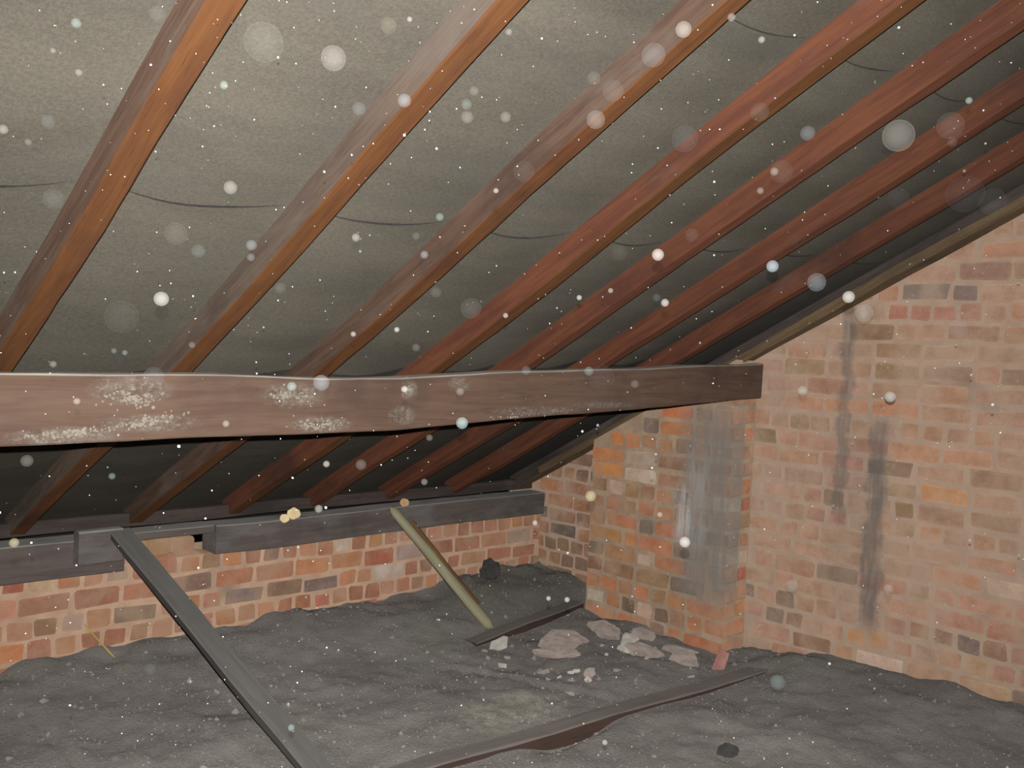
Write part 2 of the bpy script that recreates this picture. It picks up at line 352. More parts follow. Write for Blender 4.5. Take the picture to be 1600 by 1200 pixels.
# brick pier ---------------------------------------------------------------
ztop0 = zroof(PX, PY0)-0.002; ztop1 = zroof(PX, PY1)-0.002
bm = bmesh.new()
pr = [(PY0+0.006, -1.6), (PY1, -1.6), (PY1, ztop1), (PY0+0.006, ztop0)]
fr = [bm.verts.new((PX+0.006, y, z)) for y, z in pr]; bk = [bm.verts.new((L+0.004, y, z)) for y, z in pr]
bm.faces.new(fr); bm.faces.new(bk[::-1])
for i in range(4): bm.faces.new((fr[i], bk[i], bk[(i+1) % 4], fr[(i+1) % 4]))
bmesh.ops.recalc_face_normals(bm, faces=bm.faces)
me = bpy.data.meshes.new('wall_pier'); bm.to_mesh(me); bm.free()
wall_p = tag(link('wall_pier', me, [M_MORT_P]), 'brick pier standing out from the gable, with a sooty grey run', None, None, 'structure')
PSPEC = [(2.70,-.373,(0.50,0.20,0.08)),(2.63,-.373,(0.48,0.19,0.08)),(2.70,-.448,(0.46,0.19,0.08)),(2.68,-.523,(0.52,0.23,0.07)),(2.58,-.523,(0.52,0.45,0.38)),(2.41,-.223,(0.48,0.15,0.07)),(2.55,-.223,(0.46,0.16,0.08)),(2.52,-.298,(0.15,0.13,0.12)),(2.62,-.598,(0.28,0.17,0.07)),
 (2.84,-1.123,(0.46,0.44,0.38)),(2.80,-1.198,(0.46,0.21,0.12)),(2.5,-1.123,(0.55,0.42,0.35)),(2.55,-1.048,(0.48,0.19,0.10)),(2.6,-1.123,(0.10,0.10,0.07)),(2.48,-1.198,(0.45,0.17,0.08)),(2.48,-.748,(0.12,0.12,0.10)),(2.52,-.748,(0.16,0.15,0.13)),(2.30,-.748,(0.42,0.18,0.10)),(2.65,-.823,(0.36,0.19,0.07)),(2.62,-.898,(0.33,0.18,0.08)),(2.47,-.598,(0.4,0.2,0.12)),(2.42,-1.198,(0.2,0.14,0.13))]
PHEAD = {9, 13, 18, 19, 12}
for k in range(6, 22):
    zc = Z0 - 0.075*k
    rows = []
    even = k % 2 == 0
    u = PY0
    first = True
    while u < PY1-0.02:
        if first: pw = 0.19 if even else 0.095
        else: pw = 0.092 if (k in PHEAD or random.random() < 0.35) else 0.185
        pw += random.uniform(-.006, .006)
        a0, b0 = u, min(u+pw, PY1); u += pw
        if PY1-b0 < 0.035: b0 = PY1; u = PY1
        zt = zroof(PX, b0)
        if zc+0.03 > zt: first = False; continue
        col = pick(PAL_P)
        for (sy, sz, sc) in PSPEC:
            if a0 <= sy <= b0 and abs(sz-zc) < 0.03: col = vary(sc, 0.04)
        col = soften(col, MEAN['p'], 0.25)
        dp = 0.1 if not (first and not even) else L-PX-0.004
        a1 = a0 if first else a0+J/2
        b1 = b0-J/2 if b0 < PY1 else b0
        brick(wall_p, 'x', a1, b1, zc+random.uniform(-.003, .003), 0.075-J, PX, col, dp, 0.0 if first else None)
        if first and even:
            brick(wall_p, 'y', PX+0.1+J, L-0.006, zc, 0.075-J, PY0, pick(PAL_P), 0.08)
        first = False

# eaves wall ---------------------------------------------------------------
EX0 = -0.3
v, f = box((EX0, W+0.006, -1.6), (L+0.02, W+0.22, -0.832))
wall_e = tag(link('wall_back', mesh('wall_back', v, f), [M_MORT_E]), 'low brick wall under the eaves at the back', None, None, 'structure')
ESPEC = [(1.122,-.8625,(0.42,0.13,0.07)),(0.982,-.8625,(0.34,0.10,0.07)),(1.062,-.8625,(0.44,0.35,0.23)),(1.51,-.787,(0.38,0.19,0.07)),(2.114,-.8625,(0.42,0.2,0.11)),(2.304,-.8625,(0.56,0.54,0.5)),(2.405,-.8625,(0.28,0.12,0.07)),(2.473,-.8625,(0.40,0.22,0.09)),(2.583,-.94,(0.33,0.11,0.07)),(2.733,-.94,(0.34,0.29,0.28)),(2.247,-1.017,(0.12,0.115,0.125)),(1.987,-1.017,(0.17,0.125,0.09)),(2.109,-1.09,(0.33,0.14,0.08)),(2.034,-1.09,(0.34,0.15,0.09)),(2.643,-1.017,(0.48,0.45,0.4)),(1.1,-.94,(0.29,0.16,0.11)),(1.28,-.94,(0.28,0.115,0.08)),(1.75,-.94,(0.37,0.15,0.09)),(2.0,-.94,(0.36,0.17,0.11)),(1.873,-1.017,(0.20,0.16,0.10)),(2.219,-1.09,(0.42,0.11,0.09)),(1.4,-1.017,(0.2,0.175,0.13)),(1.038,-1.09,(0.52,0.22,0.10)),(1.9,-1.017,(0.13,0.125,0.15))]
rows = [(-0.787, 0.088, 0.0), (-0.8625, 0.088, 0.02), (-0.9400, 0.1755, 0.0), (-1.017, 0.13, 0.05), (-1.09, 0.088, 0.03), (-1.165, 0.1755, 0.08), (-1.24, 0.1755, 0.0)]
for ri, (zc, pitch, ph) in enumerate(rows):
    u = 1.0229 - 0.1755*7 + ph
    if ri == 0: u = 1.385
    while u < L-0.02:
        pw = pitch
        if ri == 3: pw = random.choice((0.088, 0.1755))
        pw += random.uniform(-.006, .006)
        a0, b0 = u, min(u+pw, L+0.02); u += pw
        if ri == 0 and b0 > 1.73: break
        if a0 < EX0 or b0-a0 < 0.035: continue
        col = pick(PAL_E)
        for (sx, sz, sc) in ESPEC:
            if a0 <= sx <= b0 and abs(sz-zc) < 0.03: col = vary(sc, 0.04)
        col = soften(col, MEAN['e'] if ri else (0.2, 0.165, 0.12), 0.25 if ri else 0.5)
        brick(wall_e, 'y', a0+J/2, b0-J/2, zc+random.uniform(-.003, .003), (0.079 if ri == 2 else 0.075)-J, W, col)

# ------------------------------------------------------------------ roof felt (the ceiling): overlapping hessian-backed sheets
RX = [0.66, 1.07, 1.475, 1.875, 2.25, 2.65, 3.05]      # right edges of the rafters
RW, RD = 0.052, 0.082
def felt_z(x, y, belly):
    g = 0.0
    xs = [0.26-0.41, 0.26-0.0] + RX + [3.50]
    for i in range(len(xs)-1):
        a, b = xs[i], xs[i+1]-RW
        if a < x < b: g = math.sin(math.pi*(x-a)/(b-a))
    return zroof(x, y) + RD + 0.006 - 0.02*belly*g*(0.8+0.4*noise.noise(Vector((x*3, y*1.5, 0)))), g
def make_sheet(i, ytop_fn, ybot, parent):
    xs = [EX0+0.03*k for k in range(int((L+0.19-EX0)/0.03)+1)]; xs = [min(x, L-0.004) for x in xs if x < L+0.02]
    N = 22; V = []; Fc = []
    for x in xs:
        _, g0 = felt_z(x, 1.5, 1)
        yt = ytop_fn(x) + 0.004*g0 + 0.008*noise.noise(Vector((x*5, i*3.1, 0)))
        for j in range(N+1):
            y = yt + (ybot-yt)*(j/N)**1.5
            z, g = felt_z(x, y, 1.0)
            z -= 0.003 + math.exp(-(y-yt)/0.05)*g*0.006      # the loose upper edge hangs in below the next sheet
            z += 0.013*smooth(ybot-0.16, ybot, y)            # tucked behind the next sheet down
            V.append((x, y, z))
    n = N+1
    for a in range(len(xs)-1):
        for j in range(N): Fc.append((a*n+j, a*n+j+1, (a+1)*n+j+1, (a+1)*n+j))
    me = mesh('felt_sheet', V, Fc, True); o = link('felt_sheet', me, [M_FELT if i < 3 else M_FELT_SHADED, M_BITUMEN], parent)
    s = o.modifiers.new('thickness', 'SOLIDIFY'); s.thickness = 0.006; s.offset = 1; s.material_offset_rim = 1
    es = o.modifiers.new('crisp_edge', 'EDGE_SPLIT'); es.split_angle = math.radians(40)
    return o
# underlying slab of tiles and battens that keeps the daylight out
V = []; 
for x in (EX0, L+0.2):
    for y in (0.0, 3.95): V.append((x, y, RA-RB*y+RD+0.05))
for x in (EX0, L+0.2):
    for y in (0.0, 3.95): V.append((x, y, RA-RB*y+RD+0.12))
Fc = [(0,1,3,2),(4,6,7,5),(0,2,6,4),(1,5,7,3),(0,4,5,1),(2,3,7,6)]
ceiling = tag(link('ceiling', mesh('ceiling', V, Fc), [M_BLACK]), 'sloping roof lined with brown-grey hessian felt sheets', None, None, 'structure')
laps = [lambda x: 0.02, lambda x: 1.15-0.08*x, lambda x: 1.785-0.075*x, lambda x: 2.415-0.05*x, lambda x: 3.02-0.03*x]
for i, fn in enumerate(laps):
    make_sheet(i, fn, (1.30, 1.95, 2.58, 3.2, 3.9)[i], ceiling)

# ------------------------------------------------------------------ timbers
def timber(name, length, wd, ht, mats, top=0, side=0, bottom=0, seg=24, wane=0.006, wob=0.003, seed=0, zfn=None, endj=0.0, parent=None):
    """beam along local X, width along Y, height along Z (0 = underside); an uneven, slightly waney eight-sided section"""
    V = []; Fc = []; mi = []
    rnd = random.Random(seed)
    for s in range(seg+1):
        t = s/seg; x = length*t
        if s in (0, seg): x += rnd.uniform(-endj, endj)
        c = wane*(0.6+0.8*abs(noise.noise(Vector((x*2.3, seed*1.7, 3)))))
        dy = wob*noise.noise(Vector((x*1.7, seed*2.9, 1)))*2; dz = wob*noise.noise(Vector((x*1.9, seed*4.3, 8)))*2
        w2 = wd/2*(1+0.06*noise.noise(Vector((x*3.1, seed*5.1, 4)))); h = ht*(1+0.04*noise.noise(Vector((x*2.7, seed*6.3, 5))))
        if zfn: dz += zfn(t)
        sec = [(-w2+c, 0), (w2-c, 0), (w2, c), (w2, h-c), (w2-c, h), (-w2+c, h), (-w2, h-c), (-w2, c)]
        for (y, z) in sec:
            V.append((x, y+dy+wob*0.5*noise.noise(Vector((x*9, y*40, z*40+seed))), z+dz+wob*0.5*noise.noise(Vector((x*9+5, y*40, z*40+seed)))))
    sm = [bottom, side, side, side, top, side, side, side]
    sm[1] = bottom; sm[7] = bottom; sm[3] = top; sm[5] = top
    for s in range(seg):
        for k in range(8):
            a = s*8+k; b = s*8+(k+1) % 8
            Fc.append((a, a+8, b+8, b)); mi.append(sm[k])
    Fc.append(tuple(range(8))); mi.append(side); Fc.append(tuple(seg*8+k for k in range(7, -1, -1))); mi.append(side)
    me = mesh(name, V, Fc)
    bm = bmesh.new(); bm.from_mesh(me); bmesh.ops.recalc_face_normals(bm, faces=bm.faces); bm.to_mesh(me); bm.free()
    me.polygons.foreach_set('material_index', mi)
    return link(name, me, mats, parent)
def place(o, p0, p1, up=(0, 0, 1)):
    p0 = Vector(p0); p1 = Vector(p1); X = (p1-p0).normalized(); Y = Vector(up).cross(X).normalized(); Z = X.cross(Y)
    o.matrix_world = Matrix(((X.x, Y.x, Z.x, p0.x), (X.y, Y.y, Z.y, p0.y), (X.z, Y.z, Z.z, p0.z), (0, 0, 0, 1)))
    return o

# rafters: from above the camera down to the wall plate
YA, YB = 0.06, 3.44
rl = (YB-YA)/math.cos(SL)
specs = [
 (0.25, W_UNDER, W_SIDE, 0, 'roof rafter just outside the left edge of the picture'),
 (0.66, W_UNDER, W_SIDE, 1, 'leftmost rafter, orange-brown underside, running to the left end of the purlin'),
 (1.07, W_UNDER, W_SIDE_P, 2, 'second rafter from the left, whitish dust smeared along its side'),
 (1.475, W_UNDER, W_SIDE, 3, 'third rafter from the left, its foot above the long grey batten'),
 (1.875, W_UNDER, W_RED, 4, 'fourth rafter from the left, evenly red-brown, crossing the middle of the roof'),
 (2.25, W_RED, W_RED, 5, 'fifth rafter from the left, reddish, with a dark knot midway'),
 (2.65, W_RED, W_RED, 6, 'sixth rafter from the left, red-brown, third from the gable wall'),
 (3.05, W_RED, W_RED, 7, 'seventh rafter from the left, dark red, next to the one on the gable'),
 (3.525, W_SOOTU, W_SOOT, 8, 'sooty dark rafter lying tight against the brick gable wall'),
]
for (xr, mu, ms, sd, lab) in specs:
    wd = RW if sd < 8 else 0.075
    xc = xr-wd/2
    o = timber('rafter', rl, wd, RD, [mu, ms], 1, 1, 0, 60, 0.004, 0.0035, sd*7+1, zfn=lambda t, xc=xc: -sag(xc, YA+(YB-YA)*t)*math.cos(SL))
    place(o, (xc, YA, RA-RB*YA), (xc, YB, RA-RB*YB))
    tag(o, lab, 'rafter', 'roof rafters')
    if sd == 8:
        b_ = timber('batten_strip', rl-0.25, 0.02, 0.036, [W_SOOTU], 0, 0, 0, 40, 0.003, 0.003, 88, parent=o)
        b_.location = (0.02, 0.047, -0.004); b_['label'] = 'brownish strip along the lower edge'

# purlin, bowed, its sawn end built up against the gable
PT = [(-0.4, -0.085), (0.6, -0.092), (1.16, -0.089), (1.64, -0.08), (2.04, -0.062), (2.69, -0.032), (3.55, 0.008)]
def ptop(x):
    for (a, za), (b, zb) in zip(PT, PT[1:]):
        if x <= b: return za+(zb-za)*(x-a)/(b-a)
    return PT[-1][1]
px0, px1 = -0.3, L-0.022
o = timber('purlin', px1-px0, 0.085, 0.147, [W_PURLIN, W_PTOP], 1, 0, 0, 80, 0.005, 0.003, 99, zfn=lambda t: ptop(px0+(px1-px0)*t)-0.147, endj=0.0)
place(o, (px0, 2.068+0.0425, 0), (px1, 2.068+0.0425, 0))
tag(o, 'long thick brown purlin crusted with white patches, crossing below the rafters', 'beam')

PURLIN = o
M_CRUST = mat_plain('lime_crust', (0.21, 0.19, 0.165), (0.145, 0.13, 0.11), 60)
rnd = random.Random(77)
for (cx, dz, rx, rz, slope, cnt) in ((0.86, 0.092, 0.075, 0.018, -0.1, 90), (0.74, 0.022, 0.10, 0.007, 0.08, 70), (0.90, 0.042, 0.08, 0.009, 0.2, 70), (1.27, 0.098, 0.06, 0.010, 0, 60), (1.35, 0.020, 0.07, 0.011, 0.0, 80), (1.64, 0.115, 0.018, 0.012, 0, 22), (2.17, 0.014, 0.20, 0.006, 0.03, 80)):
    V = []; Fc = []
    for k in range(cnt):
        x = cx+rnd.gauss(0, 0.5)*rx; r = rnd.uniform(.002, .0052)
        z = ptop(x)-0.147+dz+slope*(x-cx)+rnd.gauss(0, 0.6)*rz; z = max(z, ptop(x)-0.142)
        b = len(V)
        for (a, c, d) in ((-1,0,0),(1,0,0),(0,0,-1),(0,0,1),(0,-.9,0)):
            V.append((x-px0+a*r*rnd.uniform(.6, 1.5), -0.0418+c*r*rnd.uniform(.5, 1.2), z+d*r*rnd.uniform(.6, 1.3)))
        Fc += [(b, b+2, b+4), (b+2, b+1, b+4), (b+1, b+3, b+4), (b+3, b, b+4)]
    c = link('lime_crust', mesh('lime_crust', V, Fc), [M_CRUST], PURLIN); c['label'] = 'whitish crumbly crust on the face'; c['kind'] = 'stuff'

# wall plate lengths on the eaves wall
o = timber('timber_plate', 1.37-EX0, 0.115, 0.128, [W_PLATE, W_PLATET], 1, 0, 0, 20, 0.005, 0.003, 31)
place(o, (EX0, W+0.03, -0.848), (1.37, W+0.03, -0.848)); tag(o, 'dark dusty wall plate left of the grey batten', 'timber')
o = timber('timber_plate', L-1.72, 0.11, 0.112, [W_PLATE, W_PLATET], 1, 0, 0, 24, 0.005, 0.003, 32)
place(o, (1.72, W+0.03, -0.832), (L, W+0.03, -0.832)); tag(o, 'dark dusty wall plate on the brick wall right of the grey batten', 'timber')
o = timber('packing_board', 0.346, 0.1, 0.03, [W_PLATE, W_PLATET], 1, 0, 0, 10, 0.003, 0.002, 33)
place(o, (1.371, W+0.04, -0.75), (1.718, W+0.04, -0.75)); tag(o, 'thin dusty board on the bricks just right of the grey batten', 'board')
o = timber('eaves_board', L-EX0, 0.03, 0.05, [W_SOOT, W_SOOT], 1, 0, 0, 24, 0.003, 0.004, 34)
place(o, (EX0, W+0.09, -0.712), (L, W+0.09, -0.712)); tag(o, 'narrow dark board behind the wall plate under the rafter feet', 'board')
o = timber('timber_block', 0.15, 0.05, 0.115, [W_PLATE, W_PLATET], 1, 0, 0, 6, 0.006, 0.003, 35)
place(o, (1.19, W-0.055, -0.80), (1.34, W-0.055, -0.80)); tag(o, 'dark block against the wall plate at the top of the grey batten', 'block')

# ------------------------------------------------------------------ floor: loose soot and dust over the ceiling joists
def floor_z(x, y):
    z = -1.205
    z += 0.075*smooth(2.75, 3.32, y)*(1-smooth(2.9, 3.1, x)*0.2)
    z += 0.045*smooth(3.0, 3.5, x)*smooth(2.05, 1.7, y)
    z += 0.05*smooth(2.75, 3.0, x)*smooth(2.85, 3.05, y)
    z += 0.02*smooth(1.75, 1.2, y)
    n = Vector((x, y, 0))
    z += 0.024*noise.noise(n*2.1) + 0.013*noise.noise(n*5.3) + 0.008*noise.noise(n*13) + 0.005*noise.noise(n*29)
    # dust lies level with the top of the buried joist and the short timber, hollowed out before them
    for (ax, ay, az, bx, by, bz, dp) in ((0.9, 2.105, -1.193, 3.33, 1.875, -1.195, 0.028), (2.6, 2.80, -1.197, 3.37, 2.885, -1.171, 0.035)):
        ux, uy = bx-ax, by-ay; ll = math.hypot(ux, uy); ux /= ll; uy /= ll
        s_ = (x-ax)*ux+(y-ay)*uy; q = -(x-ax)*uy+(y-ay)*ux
        if -0.1 < s_ < ll+0.1:
            e = smooth(-0.1, 0.05, s_)*smooth(ll+0.1, ll-0.05, s_); tz = az+(bz-az)*s_/ll
            hol = dp*(0.35+0.9*abs(noise.noise(Vector((x*2.6, y*0.6, ax)))))*smooth(0.0, -0.035, q)
            wgt = e*math.exp(-(q/0.11)**2); z += (tz-0.006-hol-z)*wgt
    z += smooth(3.05, 3.3, y)*(0.035*noise.noise(n*3.7+Vector((5, 0, 0)))+0.02*noise.noise(n*9))+smooth(3.2, 3.5, x)*0.022*noise.noise(n*6)
    # furrows along the edges of buried joists
    for (x0, y0, x1, y1, d) in ((0.985, 3.05, 0.97, 2.3, 0.02), (1.335, 2.72, 1.345, 2.1, 0.018), (2.36, 2.66, 2.56, 2.02, 0.014)):
        if min(y0, y1) < y < max(y0, y1):
            xc = x0+(x1-x0)*(y-y0)/(y1-y0)
            z -= d*math.exp(-((x-xc)/0.012)**2)*(0.5+0.5*noise.noise(Vector((0, y*9, x0*5))))
            z += 0.008*smooth(0.0, 0.02, x-xc)*smooth(0.1, 0.02, x-xc)
    # scooped hollow in front of the buried binder, and little hole by the rubble
    z -= 0.04*math.exp(-(((x-2.27)/0.17)**4+((y-1.935)/0.04)**2))
    return z
xs = [EX0+0.018*i for i in range(int((L+0.03-EX0)/0.018)+2)]; ys = [0.3+0.018*j for j in range(int((W+0.03-0.3)/0.018)+2)]
V = [(x, y, floor_z(x, y)) for x in xs for y in ys]; n = len(ys)
Fc = [(i*n+j, (i+1)*n+j, (i+1)*n+j+1, i*n+j+1) for i in range(len(xs)-1) for j in range(n-1)]
floor = tag(link('floor', mesh('floor', V, Fc, True), [M_FLOOR]), 'loft floor buried in dark grey soot and dust', None, None, 'structure')

# buried binder whose top shows across the floor
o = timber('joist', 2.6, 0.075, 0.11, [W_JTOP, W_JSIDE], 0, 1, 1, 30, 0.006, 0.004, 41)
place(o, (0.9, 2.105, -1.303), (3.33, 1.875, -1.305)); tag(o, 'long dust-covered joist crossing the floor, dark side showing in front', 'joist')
o = timber('timber_offcut', 0.78, 0.07, 0.075, [W_JTOP, W_JSIDE], 0, 1, 1, 14, 0.006, 0.004, 42)
place(o, (2.60, 2.80, -1.272), (3.37, 2.885, -1.246)); tag(o, 'short dark timber lying on the soot against the foot of the pier', 'timber')

# grey batten propped from the wall plate down to the floor
p0 = Vector((1.335, W-0.05, -0.712)); p1 = Vector((1.40, 1.95, -1.203))
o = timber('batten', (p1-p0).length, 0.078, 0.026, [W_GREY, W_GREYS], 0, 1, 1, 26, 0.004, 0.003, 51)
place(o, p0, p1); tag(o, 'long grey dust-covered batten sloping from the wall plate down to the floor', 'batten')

# pale stick leaning on the plate
p0 = Vector((2.485, W-0.12, -0.70)); p1 = Vector((2.80, 2.885, -1.2))
def stick(length, r0, r1, mat, seed, parent=None, name='stick'):
    V = []; Fc = []; S, K = 22, 10
    for s in range(S+1):
        t = s/S; x = length*t; r = r0+(r1-r0)*t
        r *= 1+0.08*noise.noise(Vector((x*8, seed, 0)))
        if s == 0 or s == S: r *= 0.72
        for k in range(K):
            a = 2*math.pi*k/K
            rr = r*(1+0.12*noise.noise(Vector((x*6, math.cos(a), math.sin(a)+seed))))
            xx = x + (0.02*noise.noise(Vector((k*1.3, seed, 2))) if s in (0, S) else 0)
            V.append((xx, rr*math.cos(a)*1.0, rr*math.sin(a)*0.75))
    for s in range(S):
        for k in range(K): Fc.append((s*K+k, s*K+(k+1) % K, (s+1)*K+(k+1) % K, (s+1)*K+k))
    Fc.append(tuple(range(K-1, -1, -1))); Fc.append(tuple(S*K+k for k in range(K)))
    return link(name, mesh(name, V, Fc, True), [mat], parent)
o = stick((p1-p0).length, 0.026, 0.033, W_STICK, 3, name='stick')
place(o, p0, p1); tag(o, 'pale yellowish stick leaning from the wall plate to the floor', 'stick')
bk = timber('bark_edge', 0.46, 0.022, 0.016, [W_BARK], 0, 0, 0, 14, 0.004, 0.004, 61, parent=o)
bk.location = (0.1, 0.004, 0.020); bk['label'] = 'dark brown bark along one edge'

# ------------------------------------------------------------------ lumps, shards, straw
def blob(name, r, mat, loc, seed, squash=(1, 1, 0.9), amp=0.18, sub=3):
    bm = bmesh.new(); bmesh.ops.create_icosphere(bm, subdivisions=sub, radius=r)
    for v in bm.verts:
        d = v.co.normalized(); k = 1+amp*noise.noise(d*1.6+Vector((seed, 0, 0)))+amp*0.5*noise.noise(d*4+Vector((0, seed, 0)))
        v.co = Vector((d.x*squash[0], d.y*squash[1], d.z*squash[2]))*r*k
    me = bpy.data.meshes.new(name); bm.to_mesh(me); bm.free(); me.polygons.foreach_set('use_smooth', [True]*len(me.polygons))
    o = link(name, me, [mat]); o.location = loc; return o
tag(blob('cream_lump', 0.026, M_CREAM, (2.055, W-0.03, -0.70), 1), 'larger cream round lump on the wall plate, touching a smaller one', 'lump')
tag(blob('cream_lump', 0.019, M_CREAM, (2.01, W-0.035, -0.715), 5), 'smaller cream round lump on the wall plate, below the larger one', 'lump')
tag(blob('tan_lump', 0.021, M_TAN, (2.635, W-0.02, -0.702), 9), 'tan round lump on the wall plate just right of the pale stick', 'lump')
def shard(name, r, th, mat, x, y, seed, rz=0, tilt=(0, 0), asp=1.0, dz=0.0):
    rnd = random.Random(seed); K = rnd.randint(6, 8)
    pts = [(r*rnd.uniform(.6, 1.15)*math.cos(2*math.pi*(k+rnd.uniform(-.25, .25))/K), asp*r*rnd.uniform(.6, 1.15)*math.sin(2*math.pi*(k+rnd.uniform(-.25, .25))/K)) for k in range(K)]
    V = [(a, b, rnd.uniform(-.15, .0)*th) for a, b in pts] + [(a*.9, b*.9, th*rnd.uniform(.75, 1.1)) for a, b in pts]
    V.append((0, 0, th*1.05))
    Fc = [tuple(range(K-1, -1, -1))] + [(k, (k+1) % K, K+(k+1) % K, K+k) for k in range(K)] + [(K+k, K+(k+1) % K, 2*K) for k in range(K)]
    o = link(name, mesh(name, V, Fc), [mat]); o.location = (x, y, floor_z(x, y)-0.004+dz); o.rotation_euler = (tilt[0], tilt[1], rz); return o
big = [
 ('plaster_chunk', .17, .03, M_PLASTER, 2.95, 2.60, 1, 0.5, (.05, .0), .75, 'largest pinkish plaster slab on the soot beside the pier'),
 ('plaster_chunk', .12, .025, M_PLASTER, 3.19, 2.58, 2, 1.2, (.0, -.12), .7, 'plaster slab leaning at the foot of the pier below its left edge'),
 ('plaster_chunk', .10, .022, M_PLASTER, 3.12, 2.30, 3, 2.1, (-.05, -.1), .7, 'mid-sized plaster slab below the middle of the pier'),
 ('plaster_chunk', .13, .02, M_PLASTER, 2.80, 2.50, 21, 2.0, (.03, .05), .6, 'flat plaster slab in front of the short dark timber'),
 ('plaster_chunk', .09, .02, M_PLASTER, 3.28, 2.42, 22, .9, (.1, -.2), .8, 'plaster slab tilted against the middle of the pier foot'),
 ('plaster_chunk', .085, .02, M_PLASTER, 3.27, 2.22, 23, 2.6, (.05, -.2), .8, 'plaster slab tilted against the near end of the pier foot'),
 ('lime_fragment', .07, .03, M_LIME, 3.17, 2.42, 4, .3, (.1, 0), .6, 'white lime fragment among the plaster at the pier foot'),
 ('lime_fragment', .05, .02, M_LIME, 3.07, 2.36, 5, 1.3, (.1, -.1), .5, 'smaller white flake in front of the white lime fragment'),
 ('plaster_flake', .048, .014, M_PLASTER, 2.70, 2.235, 6, .5, (.3, -.2), .55, 'wedge-shaped pale plaster flake on open soot left of the pier foot'),
 ('plaster_flake', .035, .014, M_PLASTER, 2.585, 2.37, 7, 1.8, (.2, .5), .45, 'narrow pinkish flake standing on edge left of the wedge-shaped flake'),
 ('pale_stone', .062, .04, M_LIME, 2.665, 2.69, 38, .15, (.1, 0), .45, 'pale stone tucked under the short dark timber'),
 ('brick_shard', .045, .07, M_PINK, 3.19, 1.985, 9, .2, (.2, .3), .5, 'pink brick shard standing in the soot by the near corner of the pier'),
 ('plaster_chunk', .10, .02, M_PLASTER, 3.16, 2.12, 10, .8, (.0, -.1), .6, 'plaster slab near the joist end at the near corner of the pier'),
]
for (nm, r, th, m, x, y, sd, rz, tl, asp, lab) in big: tag(shard(nm, r, th, m, x, y, sd, rz, tl, asp), lab, 'rubble')
rnd = random.Random(12)
for k in range(26):
    x = rnd.uniform(2.5, 3.3); y = rnd.uniform(1.95, 2.75)
    tag(shard('plaster_chip', rnd.uniform(.012, .028), rnd.uniform(.006, .014), rnd.choice((M_PLASTER, M_PLASTER, M_LIME)), x, y, 100+k, rnd.uniform(0, 6), (rnd.uniform(-.3, .3), rnd.uniform(-.3, .3)), .6),
        'small plaster chip scattered on the soot before the pier', 'rubble', 'small plaster chips before the pier')
tag(blob('soot_clump', 0.05, M_BLACK, (3.10, 3.22, floor_z(3.10, 3.22)+0.045), 4, (1, .8, 1.0), 0.32), 'black clump of soot against the brick wall behind the pale stick', 'clump')
tag(blob('soot_clump', 0.035, M_BLACK, (2.52, 1.52, floor_z(2.52, 1.52)+0.01), 8, (1.2, .8, .5), 0.3), 'low dark clump of soot at the lower right of the floor', 'clump')
# straw
def straw(x0, y0, z0, x1, y1, z1, lab):
    p0, p1 = Vector((x0, y0, z0)), Vector((x1, y1, z1))
    o = stick((p1-p0).length, 0.0045, 0.0035, M_STRAW, 6, name='straw'); place(o, p0, p1); tag(o, lab, 'straw')
straw(1.245, W-0.015, -1.03, 1.33, W-0.06, floor_z(1.33, W-0.06)+0.004, 'single straw leaning on the bricks left of the grey batten')

# grit: loose crumbs nobody could count
V = []; Fc = []; rnd = random.Random(5)
for k in range(9000):
    x = rnd.uniform(0.3, L-0.03); y = rnd.uniform(0.9, W-0.02)
    if x > PX-0.03 and PY0 < y < PY1: continue
    r = rnd.uniform(.0015, .005)*(rnd.uniform(1.8, 3.2) if rnd.random() < .07 else 1); z = floor_z(x, y)
    b = len(V)
    for (a, c, d) in ((1,0,0),(-.5,.8,0),(-.5,-.8,0),(0,0,1.0)):
        V.append((x+a*r*rnd.uniform(.6, 1.4), y+c*r*rnd.uniform(.6, 1.4), z-0.001+d*r*rnd.uniform(.6, 1.4)))
    Fc += [(b, b+1, b+3), (b+1, b+2, b+3), (b+2, b, b+3), (b, b+2, b+1)]
tag(link('grit', mesh('grit', V, Fc), [M_GRIT]), 'fine crumbs of mortar and grit strewn over the soot', 'grit', None, 'stuff')

# ------------------------------------------------------------------ airborne dust lit by the flash
nt = NT('airborne_dust'); nt.t.nodes.remove(nt.p)
at = nt.n('ShaderNodeAttribute', attribute_name='mote')
dif = nt.n('ShaderNodeBsdfDiffuse'); she = nt.n('ShaderNodeBsdfSheen'); tr = nt.n('ShaderNodeBsdfTransparent')
nt.put(dif.inputs[0], nt.mix(1.0, at.outputs['Color'], (.6, .6, .6), 'MULTIPLY')); nt.put(she.inputs[0], at.outputs['Color']); she.inputs['Roughness'].default_value = 0.35
ad = nt.n('ShaderNodeAddShader'); nt.put(ad.inputs[0], dif.outputs[0]); nt.put(ad.inputs[1], she.outputs[0])
mx = nt.n('ShaderNodeMixShader'); nt.put(mx.inputs[0], at.outputs['Alpha']); nt.put(mx.inputs[1], tr.outputs[0]); nt.put(mx.inputs[2], ad.outputs[0])
nt.put(nt.out.inputs[0], mx.outputs[0]); M_DUST = nt.m
WH = (.85, .84, .80); BL = (.62, .72, .80); CY = (.6, .8, .78); YE = (.85, .78, .5); GR = (.6, .66, .6); PU = (.55, .52, .68); PK = (.8, .68, .66)
